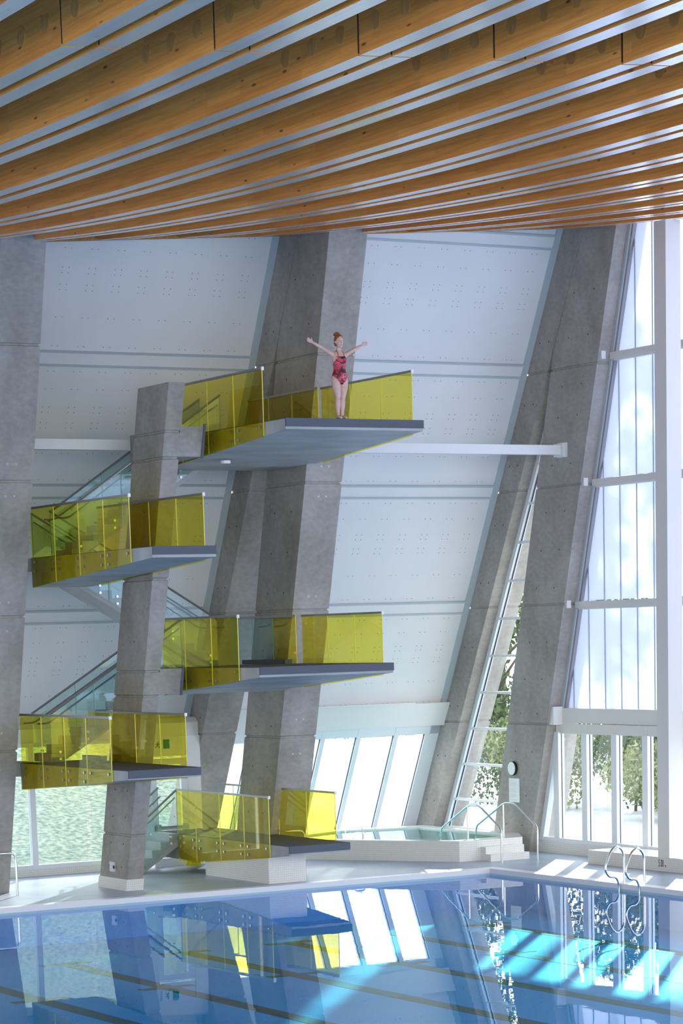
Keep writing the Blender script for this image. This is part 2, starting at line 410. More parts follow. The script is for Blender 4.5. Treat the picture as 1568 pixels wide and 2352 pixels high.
# ------------------------------------------------------------------ windows
# window 1: sloping glazing in the bay between the forked columns
w1 = thing('window_1', (xw(.45), 0, .45), None, None, None, 'structure')
def slope_bar(b, y0, y1, z0, z1, d0, d1, mi=0):
    b.hexa([(xw(z0) + d0, y0, z0), (xw(z0) + d1, y0, z0), (xw(z0) + d1, y1, z0), (xw(z0) + d0, y1, z0)], [(xw(z1) + d0, y0, z1), (xw(z1) + d1, y0, z1), (xw(z1) + d1, y1, z1), (xw(z1) + d0, y1, z1)], mi)
ys = [-3.2, -2.3, -1.25, -.2, .87, 2.0, 2.95]
for a, c in zip(ys, ys[1:]):
    b = MB(); slope_bar(b, a + .06, c - .06, .5, 3.18, -.03, -.018); b.build('glass_pane', [M['hgl']], w1)
for y in ys:
    b = MB(); slope_bar(b, y - .06, y + .06, .45, 3.2, -.12, .05); slope_bar(b, y - .075, y - .06, .45, 3.2, -.03, .0, 1); b.build('mullion', [M['frame'], M['gasket']], w1)
b = MB(); slope_bar(b, 3.0, 3.3, .1, 3.2, -.12, .04); slope_bar(b, -3.25, 3.3, 2.98, 3.2, -.1, .04); b.build('head_frame', [M['frame']], w1)
b = MB(); slope_bar(b, -3.25, 3.3, .1, .47, -.2, .1); b.build('sill', [M['tile']], w1)
# window 2: upright glazing left, with a doorway beside the tower
w2 = thing('window_2', (-6.6, -8.2, ZD), None, None, None, 'structure')
XW2 = -6.62
for y0, y1 in ((-10.8, -8.78), (-8.64, -7.3), (-7.18, -5.85)):
    MB().box(XW2 - .02, XW2 - .008, y0, y1, .37, 3.26).build('glass_pane', [M['w2gl']], w2)
for y0, y1 in ((-8.78, -8.64), (-5.85, -5.55)):
    MB().box(XW2 - .08, XW2 + .07, y0, y1, .3, 3.28).build('mullion', [M['frame']], w2)
MB().box(XW2 - .08, XW2 + .05, -10.8, -5.85, .28, .37).build('sill', [M['frame']], w2)
MB().box(XW2 - .12, XW2 + .06, -10.8, -5.85, ZD, .28).build('tile_base', [M['tile']], w2)
MB().box(XW2 - .06, XW2 + .05, -10.8, -4.2, 3.18, 3.28).build('head_frame', [M['frame']], w2)
d1 = thing('door_1', (-6.62, -5.1, ZD), None, None, None, 'structure')
MB().box(XW2 - .02, XW2 - .008, -5.42, -4.72, .3, 2.62).build('glass_pane', [M['w2gl']], d1)
b = MB(); b.box(XW2 - .05, XW2 + .04, -5.53, -5.41, ZD, 2.75); b.box(XW2 - .05, XW2 + .04, -4.73, -4.58, ZD, 2.75); b.box(XW2 - .05, XW2 + .04, -5.41, -4.73, ZD, .3); b.box(XW2 - .05, XW2 + .04, -5.41, -4.73, 2.6, 2.75)
b.build('door_frame', [M['frame']], d1)
b = MB(); b.box(XW2 - .05, XW2 + .04, -5.55, -4.2, 2.8, 3.2); b.box(XW2 - .05, XW2 + .06, -4.55, -4.2, ZD, 3.2); b.build('side_panel', [M['white_metal']], d1)
b = MB(); b.box(XW2 + .06, XW2 + .13, -5.5, -4.62, 1.0, 1.1); b.box(XW2 + .03, XW2 + .1, -5.5, -5.35, .96, 1.14); b.box(XW2 + .03, XW2 + .1, -4.76, -4.6, .96, 1.14); b.build('push_bar', [M['steel']], d1)
# window 3: upright glazing of the right-hand wall
YW = 3.65
w3 = thing('window_3', (0, YW, .4), None, None, None, 'structure')
ms = [-2.39, -1.18, .055, 1.3, 2.55, 3.8, 5.05, 6.3, 7.55, 8.8] + [10.8 + 2. * i for i in range(25)]
for a, c in zip(ms, ms[1:]):
    MB().box(a + .11, c - .11, YW - .006, YW + .006, .48, 3.08).build('glass_pane', [M['wgl']], w3)
for x in ms:
    b = MB(); b.box(x - .11, x + .11, YW - .1, YW + .08, .4, 3.08); b.box(x + .11, x + .118, YW - .012, YW + .012, .45, 3.05, 1); b.build('mullion', [M['frame'], M['gasket']], w3)
b = MB(); b.poly([(xf(.48) + .06, .48), (-2.52, .48), (-2.52, 3.08), (xf(3.08) + .06, 3.08)][:4] if xf(3.08) + .06 < -2.52 else [(xf(.48) + .12, .48), (-2.5, .48), (-2.5, 2.7)], 'y', YW - .006, YW + .006); b.build('glass_pane', [M['wgl']], w3)
b = MB(); b.hexa([(xf(.4), YW - .104, .4), (xf(.4) + .16, YW - .104, .4), (xf(.4) + .16, YW + .05, .4), (xf(.4), YW + .05, .4)], [(xf(3.1), YW - .104, 3.1), (xf(3.1) + .16, YW - .104, 3.1), (xf(3.1) + .16, YW + .05, 3.1), (xf(3.1), YW + .05, 3.1)]); b.build('side_frame', [M['frame']], w3)
MB().box(-3.7, 59.4, YW - .09, YW + .08, .36, .48).build('sill', [M['frame']], w3)
b = MB(); b.box(-2.6, 59.4, YW - .06, YW + .06, 3.06, 3.3)
for x in ms: b.box(x - .02, x + .02, YW - .075, YW, 3.08, 3.28)
b.build('head_frame', [M['post']], w3)
b = MB(); b.poly([(-3.7, ZD), (-3.7 + .0, .38), (59.4, .38), (59.4, ZD)], 'y', YW - .14, YW + .1); struct(b.build('baseboard_right', [M['tile']]))
# window 4: slit between the two legs of the right column
w4 = thing('window_4', (-6, YW, .5), None, None, None, 'structure')
MB().poly([(xb1(.5), .5), (xfb(.5), .5), (xfb(12.1), 12.15)], 'y', YW + .05, YW + .06).build('glass_pane', [M['wgl']], w4)
z = 1.25
while z < 11:
    MB().box(xb1(z) - .02, xfb(z) + .02, YW - .03, YW + .08, z - .03, z + .035).build('transom', [M['frame']], w4); z += .93
b = MB(); b.hexa([(xb1(.3) - .02, YW - .04, .3), (xb1(.3) + .16, YW - .04, .3), (xb1(.3) + .16, YW + .1, .3), (xb1(.3) - .02, YW + .1, .3)], [(xb1(10.9) - .02, YW - .04, 10.9), (xb1(10.9) + .14, YW - .04, 10.9), (xb1(10.9) + .14, YW + .1, 10.9), (xb1(10.9) - .02, YW + .1, 10.9)])
b.hexa([(xb1(.3) + .16, YW + .03, .3), (xb1(.3) + .185, YW + .03, .3), (xb1(.3) + .185, YW + .06, .3), (xb1(.3) + .16, YW + .06, .3)], [(xb1(10.9) + .14, YW + .03, 10.9), (xb1(10.9) + .16, YW + .03, 10.9), (xb1(10.9) + .16, YW + .06, 10.9), (xb1(10.9) + .14, YW + .06, 10.9)], 1)
b.build('side_frame', [M['frame'], M['gasket']], w4)
MB().box(-8.6, -4.8, YW - .08, YW + .1, ZD, .52).build('sill', [M['tile']], w4)

# ------------------------------------------------------------------ translucent upper wall, right
YT = 3.78
def clip(poly, f):
    o = []
    for p, q in zip(poly, poly[1:] + poly[:1]):
        a, c = f(p), f(q)
        if a >= 0: o.append(p)
        if (a >= 0) != (c >= 0): t = a / (a - c); o.append((p[0] + (q[0] - p[0]) * t, p[1] + (q[1] - p[1]) * t))
    return o
wr = thing('wall_right', (3, YT, 3.6), None, None, None, 'structure')
xs = [-2.54 + .662 * i for i in range(18)] + [11. + 2.1 * i for i in range(24)]
zs = [3.62, 6.2, 9.05, 11.9, 17.]
for z0, z1 in zip(zs, zs[1:]):
    for a, c in zip(xs, xs[1:]):
        p = clip([(a + .012, z0 + .07), (c - .012, z0 + .07), (c - .012, z1 - .07), (a + .012, z1 - .07)], lambda q: q[0] - (xf(q[1]) - .12))
        if len(p) > 2: MB().poly(p, 'y', YT - .01, YT + .01).build('translucent_panel', [M['trans']], wr)
for x in xs:
    p = clip([(x - .012, 3.6), (x + .012, 3.6), (x + .012, 17.), (x - .012, 17.)], lambda q: q[0] - (xf(q[1]) - .12))
    if len(p) > 2: MB().poly(p, 'y', YT - .02, YT + .03).build('seam_bar', [M['wall_trim']], wr)
b = MB(); b.box(-2.45, 59.4, YT - .16, YT + .05, 3.32, 3.68); b.build('beam_cover', [M['post']], wr)
for z in zs[1:-1]:
    b = MB(); b.box(xf(z) + .02, 59.4, YT - .17, YT + .03, z - .1, z + .05); b.box(xf(z) + .1, 59.4, YT - .12, YT, z - .14, z - .1); b.build('transom', [M['post']], wr)
    MB().box(xf(z) - .28, xf(z) + .05, YT - .42, YT - .3, z - .1, z + .08).build('bracket', [M['white_metal']], wr)
MB().box(xf(3.5) - .06, xf(3.5) + .14, YT - .42, YT - .14, 3.28, 3.72).build('bracket', [M['white_metal']], wr)
b = MB()
for d0, d1, ya, yb, mi in ((.0, .09, -.14, .02, 0), (.09, .15, -.1, .02, 1)):
    b.hexa([(xf(3.6) + d0, YT + ya, 3.6), (xf(3.6) + d1, YT + ya, 3.6), (xf(3.6) + d1, YT + yb, 3.6), (xf(3.6) + d0, YT + yb, 3.6)], [(xf(15.2) + d0, YT + ya, 15.2), (xf(15.2) + d1, YT + ya, 15.2), (xf(15.2) + d1, YT + yb, 15.2), (xf(15.2) + d0, YT + yb, 15.2)], mi)
b.build('edge_channel', [M['wall_trim'], M['rail']], wr)
# plinth and post
b = MB(); b.box(.55, 40, 2.42, YW - .14, ZD, .42)
pl = b.build('tiled_ledge', [M['tile']], base=(.55, 2.42, ZD)); tag(pl, 'low white tiled ledge under the right window, marked 5.00m', 'ledge')
po = MB().box(3.3, 3.73, 2.43, 2.83, .42, roof(3.5, 2.40) - .01).build('steel_post', [M['post']], base=(3.5, 2.6, .42)); tag(po, 'tall white square post standing on the tiled ledge', 'post')

def text_mesh(body, size):
    cu = bpy.data.curves.new('txt', 'FONT'); cu.body = body; cu.size = size; cu.extrude = .001; cu.resolution_u = 3
    o = bpy.data.objects.new('txt', cu); COL.objects.link(o)
    dg = bpy.context.evaluated_depsgraph_get(); dg.update()
    me = bpy.data.meshes.new_from_object(o.evaluated_get(dg)); bpy.data.objects.remove(o); return me
def text_on(name, body, size, origin, u, v, sx, mat, parent):
    """flat lettering: u = reading direction, v = up"""
    me = text_mesh(body, size); u = Vector(u); v = Vector(v); n = u.cross(v)
    off = wloc(parent) if parent else Vector((0, 0, 0))
    for p in me.vertices: p.co = Vector(origin) - off + u * (p.co.x * sx) + v * p.co.y + n * p.co.z
    me.materials.clear(); me.materials.append(mat)
    o = bpy.data.objects.new(name, me); COL.objects.link(o); o.parent = parent; return o
text_on('depth_mark', '5.00', .235, (3.33, 2.417, .205), (1, 0, 0), (0, 0, 1), .5, M['ink_black'], pl)
text_on('depth_mark', 'm', .10, (3.575, 2.417, .205), (1, 0, 0), (0, 0, 1), .6, M['ink_black'], pl)

# ------------------------------------------------------------------ tie tube between the columns
for y0, y1, lab in ((-3.25, 3.3, 'white steel tie tube between the two forked columns'), (-10.8, -7.42, 'white steel tie tube running from the left column to the highest platform')):
    t = thing('tie_tube', (-1.62, (y0 + y1) / 2, 9.8), lab, 'tube', 'white tie tubes')
    MB().box(-1.72, -1.5, y0 + .05, y1 - .1, 9.72, 9.94).build('tube', [M['white_metal']], t)
    b = MB(); b.box(-1.8, -1.42, y1 - .1, y1 - .02, 9.68, 9.98); b.box(-1.75, -1.36, y1 - .03, y1, 9.66, 10.0); b.build('end_plate', [M['white_metal']], t)
# ------------------------------------------------------------------ guards and diving platforms
def clamp01(v): return max(0., min(1., v))
def guard(t, y, side, splits, ztop, under, clear=(), bolts=True, cap=True):
    """glass guard standing against the slab edge; splits from front to back; side -1: camera side, +1 far side"""
    ya, yb = (y - .042, y - .03) if side < 0 else (y + .03, y + .042)
    for k, (xa, xb) in enumerate(zip(splits, splits[1:])):
        cl = k in clear
        b = MB(); lo, hi = xb + .008, xa - .008
        zb = lambda x: under(x) - .02
        pts = [(lo, zb(lo)), (hi, zb(hi)), (hi, ztop), (lo, ztop)]
        mids = [x for x in getattr(under, 'knots', ()) if lo < x < hi]
        pts = [(lo, zb(lo))] + [(x, zb(x)) for x in sorted(mids)] + pts[1:]
        b.poly(pts, 'y', ya, yb)
        g = b.build('glass_panel', [M['cgl' if cl else 'ygl']], t)
        g['label'] = 'clear glass panel' if cl else 'yellow tinted glass panel'
        for xe in (hi,):
            MB().box(xe - .009, xe + .003, ya - .001, yb + .001, zb(xe) + .02, ztop).build('panel_edge', [M['cgl_edge' if cl else 'ygl_edge']], g)
        if bolts:
            for xo in (lo + .16, hi - .16):
                zt = min(t['deck_z'] - .10, t['deck_z'] - .10); 
                for dz in (0, -.19):
                    zz = zt + dz
                    if zz < under(xo) + .03: continue
                    yo = ya if side < 0 else yb
                    MB().cyl((xo, y, zz), (xo, yo + side * .014, zz), .032, 12).build('standoff_bolt', [M['steel']], g)
    x0, x1 = splits[-1], splits[0]
    MB().box(x0, x1, ya - .012, yb + .012, ztop, ztop + .045).build('top_rail', [M['rail']], t)
    if cap: MB().box(x1 - .005, x1 + .03, ya - .02, yb + .02, ztop - .02, ztop + .05).build('rail_end_cap', [M['endcap']], t)
def knots(pts):
    pts = sorted(pts)
    def f(x):
        if x <= pts[0][0]: return pts[0][1]
        for (a, za), (c, zc) in zip(pts, pts[1:]):
            if x <= c: return za + (zc - za) * (x - a) / (c - a)
        return pts[-1][1]
    f.knots = [p[0] for p in pts]; return f
def platform(label, y0, y1, xfr, zt, prof, xback, rear=(), rear_y1=None, xsplit=None):
    t = thing('diving_platform', ((xback + xfr) / 2, (y0 + y1) / 2, zt - .25), label, 'platform', 'diving platforms of the tower')
    t['deck_z'] = zt
    u = knots(prof)
    b = MB()
    def seg(xa, xb, ya, yb):
        xs_ = sorted({xa, xb} | {k for k in u.knots if xa < k < xb})
        b.loft([[(x, ya, u(x)), (x, yb, u(x)), (x, yb, zt - .012), (x, ya, zt - .012)] for x in xs_])
    if rear_y1 is None: seg(xback, xfr - .03, y0, y1)
    else: seg(xsplit, xfr - .03, y0, y1); seg(xback, xsplit, y0, rear_y1)
    for (xa, xb, ya, yb) in rear: b.box(xa, xb, ya, yb, zt - .3, zt - .012)
    b.build('slab', [M['slab']], t)
    MB().box(xback, xfr, y0 - .002, (y1 if rear_y1 is None else rear_y1) , zt - .012, zt).build('deck_mat', [M['deck']], t) if rear_y1 is None else \
        MB().box(xback, xsplit, y0 - .002, rear_y1, zt - .012, zt).box(xsplit, xfr, y0 - .002, y1 + .002, zt - .012, zt).build('deck_mat', [M['deck']], t)
    MB().box(xfr - .035, xfr + .005, y0 - .003, y1 + .003, zt - .165, zt - .004).build('front_nosing', [M['nose']], t)
    return t, u
# ten metres
P10, u10 = platform('highest diving platform, the one the diver stands on', -7.35, -4.1, 4.1, 9.96, [(4.1, 9.745), (-1.0, 9.36), (-2.4, 9.36)], -2.4, [(-3.4, -2.4, -5.4, -4.25)], -4.25, -.5)
guard(P10, -7.35, -1, [3.22, 1.93, .73, -.52, -1.75], 10.99, u10)
guard(P10, -4.1, 1, [3.62, 2.35, 1.05, -.24], 10.97, u10)
guard(P10, -4.25, 1, [-.1, -1.3, -2.4, -3.4], 10.97, lambda x: 9.6, cap=False)
def bracket(P, z0, z1):
    f = lambda z: -1.585 + .287 * z - .012
    b = MB(); b.hexa([(-1.2, -8.31, z0), (f(z0), -8.31, z0), (f(z0), -7.76, z0), (-1.2, -7.4, z0)], [(-1.2, -8.31, z1), (f(z1), -8.31, z1), (f(z1), -7.76, z1), (-1.2, -7.4, z1)]); b.build('bracket', [M['conc']], P)
    b = MB(); b.hexa([(f(z0) + .004, -7.78, z0 - .03), (f(z0) + .03, -7.78, z0 - .03), (f(z0) + .03, -7.73, z0 - .03), (f(z0) + .004, -7.73, z0 - .03)], [(f(z1) + .004, -7.78, z1 + .06), (f(z1) + .03, -7.78, z1 + .06), (f(z1) + .03, -7.73, z1 + .06), (f(z1) + .004, -7.73, z1 + .06)]); b.build('joint_plate', [M['nose']], P)
bracket(P10, 9.4, 10.0)
MB().cyl((.03, -6.64, 9.40), (.03, -6.64, 9.34), .11, 16).build('soffit_light', [M['endcap']], P10)
# seven and a half
P75, u75 = platform('second highest diving platform, short one left of the tower pier', -10.2, -8.78, 3.62, 7.47, [(3.62, 7.25), (-2.5, 6.83)], -2.5, [(-4.7, -2.5, -10.7, -9.3)])
guard(P75, -10.2, -1, [2.68, 1.42, .17, -1.1, -2.38], 8.5, u75)
guard(P75, -8.78, 1, [3.05, 1.8, .5, -.8, -2.1], 8.5, u75)
# five
P5, u5 = platform('middle diving platform, empty, with wide pale underside', -7.3, -4.03, 2.55, 5.0, [(2.55, 4.79), (-1.45, 4.48), (-2.0, 4.39)], -2.0, [(-3.4, -2.0, -6.55, -4.3), (-4.6, -3.4, -5.15, -4.3)], -4.27, -1.6)
guard(P5, -7.3, -1, [1.68, .43, -.86, -2.0], 6.05, u5)
guard(P5, -4.03, 1, [2.05, .85, -.35, -1.55], 6.05, u5)
guard(P5, -4.27, 1, [-1.4, -2.5, -3.5, -4.6], 6.05, lambda x: 4.75, (1, 2), cap=False)
bracket(P5, 4.45, 5.0)
MB().box(-3.4, -1.3, -4.6, -4.42, 5.0, 5.1).build('base_shoe', [M['nose']], P5)
# three
P3, u3 = platform('lower left diving platform with brown deck, above the lawn window', -10.5, -8.85, 2.7, 3.0, [(2.7, 2.81), (-2.95, 2.41)], -2.95, [(-4.2, -2.95, -10.7, -10.0)])
guard(P3, -10.5, -1, [1.97, .74, -.38, -1.6, -2.8], 4.05, u3)
guard(P3, -8.85, 1, [2.0, .76, -.46, -1.7, -2.9], 4.05, u3)
MB().box(-2.6, -1.6, -9.15, -9.0, 3.0, 3.12).build('base_shoe', [M['nose']], P3)
# one
P1, u1 = platform('lowest diving platform, on a white tiled pedestal at the poolside', -5.6, -4.05, .48, 1.01, [(.48, .8), (-4.1, .4), (-6.2, .4)], -6.2)
guard(P1, -5.6, -1, [-.37, -1.6, -2.8, -4.05, -5.05], 2.05, u1)
guard(P1, -4.05, 1, [-.2, -1.55, -2.9, -4.25, -5.2, -6.1], 2.07, lambda x: .92, (3, 4), False)
ped = MB().box(-3.75, -.58, -5.58, -4.62, ZD, .4); ped.poly([(-3.75, .4), (-.58, .4), (-.58, .70), (-3.75, .43)], 'y', -5.58, -4.62)
ped.build('tiled_pedestal', [M['tile']], P1)

# tower pier
pa = lambda z: -3.05 + .287 * z; pb = lambda z: -1.585 + .287 * z
t = thing('tower_pier', (-2.3, -8.48, ZD), 'freestanding leaning concrete pier that carries the diving platforms', 'pier')
b = MB(); leg(b, pa, pb, -8.68, -8.3, .34, 10.87, [1.35, 2.6, 4.42, 4.95, 6.9, 9.37, 9.9]); tie_holes(b, pa, pb, -8.68, [.62, 1.15, 1.75, 2.35], (.3, .75)); tie_holes(b, pa, pb, -8.68, [5.6, 8.3], (.55,)); b.build('shaft', [M['conc'], M['conc_dark']], t)
b = MB(); b.hexa([(pa(ZD) - .02, -8.7, ZD), (pb(ZD) + .02, -8.7, ZD), (pb(ZD) + .02, -8.28, ZD), (pa(ZD) - .02, -8.28, ZD)], [(pa(.36) - .02, -8.7, .36), (pb(.36) + .02, -8.7, .36), (pb(.36) + .02, -8.28, .36), (pa(.36) - .02, -8.28, .36)]); b.build('tile_base', [M['tile']], t)
t = thing('wall_socket', (-2.2, -8.69, .6), 'small white socket plate low on the tower pier', 'socket')
MB().box(-2.33, -2.1, -8.72, -8.68, .5, .72).build('plate', [M['plate']], t)
MB().box(-2.12, -2.07, -8.735, -8.715, .57, .64).build('latch', [M['black']], t)

# ------------------------------------------------------------------ stairs with glass balustrades
def stair(label, x0, x1, ystart, zstart, sgn, n, rise, run, thick=.26, clear_sides=(0, 1)):
    t = thing('stair_flight', ((x0 + x1) / 2, ystart + sgn * run * n / 2, zstart), label, 'stairs', 'tower stair flights')
    pts = []
    for k in range(n): pts += [(ystart + sgn * run * k, zstart + rise * k), (ystart + sgn * run * k, zstart + rise * (k + 1))]
    pts.append((ystart + sgn * run * n, zstart + rise * n))
    sl = rise / run
    pts += [(ystart + sgn * run * n, zstart + rise * n - thick), (ystart + sgn * run * .9, zstart - .0)]
    MB().poly(pts, 'x', x0, x1).build('steps', [M['slab']], t)
    ye = ystart + sgn * run * n
    for sx, x in ((-1, x0), (1, x1)):
        xa, xb = (x - .035, x - .02) if sx < 0 else (x + .02, x + .035)
        L = abs(ye - ystart); npan = max(1, round(L / 1.25))
        for k in range(npan):
            ya = ystart + sgn * (L * k / npan + .01); yb = ystart + sgn * (L * (k + 1) / npan - .01)
            za = zstart + sl * abs(ya - ystart); zb = zstart + sl * abs(yb - ystart)
            g = MB().poly([(ya, za - .12), (yb, zb - .12), (yb, zb + 1.05), (ya, za + 1.05)], 'x', xa, xb).build('glass_panel', [M['cgl']], t)
            MB().box(xa - .001, xb + .001, min(yb, yb - sgn * .012), max(yb, yb - sgn * .012), zb - .1, zb + 1.04).build('panel_edge', [M['cgl_edge']], g)
            for yo, zo in ((ya + sgn * .2, za + sl * .2), (yb - sgn * .2, zb - sl * .2)):
                for dz in (.0, .16):
                    MB().cyl((x, yo, zo + dz - .06), (x + sx * .05, yo, zo + dz - .06), .03, 10).build('standoff_bolt', [M['steel']], g)
        xm = (xa + xb) / 2
        MB().tube([(xm, ystart, zstart + 1.06), (xm, ye, zstart + rise * n + 1.06)], .026, 8).build('top_rail', [M['rail']], t)
        xi = x + (.09 if sx < 0 else -.09)
        b = MB(); b.tube(bent([(xi, ystart - sgn * .25, zstart + .86), (xi, ystart, zstart + .86), (xi, ye, zstart + rise * n + .86)], .1), .02, 8)
        for k in range(3):
            q = (k + .5) / 3; yy = ystart + (ye - ystart) * q; zz = zstart + rise * n * q + .86
            b.tube([(xi, yy, zz - .01), (xi, yy, zz - .07), (xm, yy, zz - .08)], .009, 6)
        b.build('handrail', [M['rail']], t)
    return t
stair('stair flight rising right to the highest platform, behind the pier', -3.4, -2.45, -9.25, 7.47, 1, 14, .1779, .271)
stair('stair flight descending right under the second highest platform', -4.55, -3.57, -5.15, 5.0, -1, 14, .1764, .294)
stair('stair flight rising right between the lower left and middle platforms', -3.4, -2.45, -9.97, 3.0, 1, 11, .1818, .303)
stair('short stair from the pool deck up to the lowest platform', -6.1, -5.12, -6.78, ZD, 1, 5, .182, .236, .3)

# ------------------------------------------------------------------ hot tub
t = thing('hot_tub', (-4.8, .6, ZD), 'raised white tiled hot tub below the sloping window', 'hot tub')
poly = [(-5.75, -1.85), (-2.12, .5), (-2.06, 1.0), (-2.06, 2.3), (-3.2, 2.95), (-7.4, 2.7), (-8.0, .2), (-7.2, -1.85)]
cx, cy = -5.0, .7
inn = [(cx + (x - cx) * .84, cy + (y - cy) * .84) for x, y in poly]
b = MB(); n = len(poly)
o = [(x, y, ZD) for x, y in poly] + [(x, y, .6) for x, y in poly] + [(x, y, .6) for x, y in inn] + [(x, y, .3) for x, y in inn]
f = []
for i in range(n):
    j = (i + 1) % n
    f += [(i, j, n + j, n + i), (n + i, n + j, 2 * n + j, 2 * n + i), (2 * n + i, 2 * n + j, 3 * n + j, 3 * n + i)]
b.add(o, f); b.build('tiled_shell', [M['tile']], t, fixn=False)
b = MB(); b.add([(x, y, .3) for x, y in inn], [tuple(range(n))]); b.build('basin_floor', [plain('spa_floor', (.35, .75, .75), .5)], t)
b = MB(); b.add([(x, y, .56) for x, y in inn], [tuple(range(n))]); w = b.build('spa_water', [M['spa_water']], t); w['label'] = 'pale turquoise water'
b = MB(); b.box(-2.06, -1.62, 1.08, 2.2, ZD, .27); b.box(-2.06, -1.84, 1.08, 2.2, .27, .44); b.build('entry_steps', [M['tile']], t)
def hand_rail(y, lab):
    t = thing('handrail', (-2.5, y, ZD), lab, 'handrail', 'hot tub handrails')
    MB().tube(bent([(-1.13, y, ZD), (-1.13, y, .9), (-2.1, y, 1.43), (-2.55, y, 1.43), (-3.85, y, .8), (-3.9, y, .58)], .14), .024, 10).build('rail_pipe', [M['steel']], t)
    MB().tube([(-2.62, y, .6), (-2.62, y, 1.4)], .022, 10).build('middle_post', [M['steel']], t)
hand_rail(1.08, 'bent steel handrail at the hot tub steps, nearer the diving platforms')
hand_rail(2.12, 'bent steel handrail at the hot tub steps, in front of the clock column')
for (x, y, lab, s) in ((-5.05, -.62, 'small chrome grab loop on the front rim of the hot tub', .13), (-6.6, .15, 'small chrome grab loop at the back of the hot tub water', .22)):
    t = thing('grab_loop', (x, y, .6), lab, 'grab rail')
    MB().tube(bent([(x - s * .3, y - s, .55), (x - s * .3, y - s, .72), (x, y, .74), (x + s * .3, y + s, .72), (x + s * .3, y + s, .55)], .07), .018, 8).build('loop_pipe', [M['steel']], t)

# grab rails on the deck
t = thing('grab_rail', (-2.46, -11.2, ZD), 'curved steel grab rail at the left edge of the pool deck', 'grab rail')
MB().tube(bent([(-2.46, -10.93, ZD), (-2.46, -10.93, 1.06), (-2.46, -12.1, 1.06), (-2.46, -12.1, ZD)], .16), .026, 10).build('rail_pipe', [M['steel']], t)
t = thing('grab_rail', (-2.59, -3.7, ZD), 'curved steel grab rail behind the lowest platform', 'grab rail')
MB().tube(bent([(-2.6, -3.52, ZD), (-2.6, -3.52, 1.08), (-2.6, -4.0, 1.1), (-3.6, -4.0, 1.1), (-3.6, -4.0, ZD)], .14), .026, 10).build('rail_pipe', [M['steel']], t)
# pool ladder: two bent pipes
t = thing('pool_ladder', (5.65, 0, ZD), 'stainless steel pool ladder on the right-hand pool edge', 'ladder')
for x in (5.28, 6.02):
    pr = [(.05, .09), (.04, .80), (-.12, .96), (-.30, .86), (-.47, .46), (-.36, .28), (-.17, .28), (-.09, .12), (-.07, -.6)]
    MB().tube(bent([(x, y, z) for y, z in pr], .13), .027, 10).build('side_pipe', [M['steel']], t)
for z in (-.15, -.4): MB().box(5.28, 6.02, -.11, -.04, z - .02, z + .02).build('tread', [M['steel']], t)

# clock and notice on the right column
t = thing('wall_clock', (-3.9, 3.28, 2.17), 'round white clock with dark rim on the right concrete column', 'clock')
MB().cyl((-3.9, 3.3, 2.17), (-3.9, 3.23, 2.17), .175, 32).build('rim', [M['black']], t)
MB().cyl((-3.9, 3.235, 2.17), (-3.9, 3.222, 2.17), .165, 32).build('face', [M['clock_face']], t)
t = thing('notice_board', (-3.87, 3.28, 1.62), 'white printed notice under the round clock', 'notice')
MB().box(-4.1, -3.64, 3.275, 3.298, 1.32, 1.92).build('sheet', [M['sign_white']], t)
b = MB()
for k, (z, wd) in enumerate(((1.87, .12), (1.80, .3), (1.76, .33), (1.72, .25), (1.66, .34), (1.62, .3), (1.58, .32), (1.52, .28), (1.48, .33), (1.44, .2), (1.38, .3))):
    b.box(-4.07, -4.07 + wd, 3.2735, 3.2755, z - .006, z + .006)
b.build('text_lines', [M['ink']], t)
# exit sign
t = thing('exit_sign', (-6.5, -5.3, 3.1), 'green running-man exit sign seen through the lower left yellow glass', 'sign')
MB().box(-6.55, -6.48, -5.52, -5.06, 2.98, 3.22).build('housing', [M['sign_white']], t)
MB().box(-6.478, -6.474, -5.24, -5.07, 2.99, 3.21).build('door_symbol', [M['exit_green']], t)
b = MB()
def seg2(p, q, w):
    p = Vector(p); q = Vector(q); d = (q - p).normalized(); nrm = Vector((-d.y, d.x)) * w
    pts = [p + nrm, p - nrm, q - nrm, q + nrm]
    b.poly([(-5.38 + a.x, 3.1 + a.y) for a in pts], 'x', -6.479, -6.474)
for p, q, w_ in (((0, .02), (-.01, -.03), .016), ((-.01, -.03), (.03, -.06), .010), ((.03, -.06), (.03, -.10), .009), ((-.01, -.03), (-.05, -.05), .010), ((-.05, -.05), (-.08, -.09), .009), ((0, .02), (.05, .0), .008), ((0, .02), (-.05, .02), .008), ((-.05, .02), (-.06, -.02), .008)): seg2(p, q, w_)
b.cyl((-6.479, -5.37, 3.155), (-6.474, -5.37, 3.155), .018, 10)
b.build('running_figure', [M['exit_green']], t)
# wet floor signs
def floor_sign(x, y, lab, h=.62):
    t = thing('floor_sign', (x, y, ZD), lab, 'floor sign', 'yellow floor signs')
    for s in (-1, 1):
        b = MB(); pts = [(-.15, 0), (.15, 0), (.07, h * .9), (.03, h), (-.03, h), (-.07, h * .9)]
        b.loft([[(x + s * (.14 - .13 * pz / h) + o, y + py, ZD + pz) for py, pz in pts] for o in (-.008, .008)])
        b.build('panel', [M['cone']], t)
floor_sign(-6.1, -6.42, 'yellow floor sign half hidden behind the foot of the tower pier')
floor_sign(-6.3, -4.62, 'yellow floor sign under the rear of the lowest platform', .42)

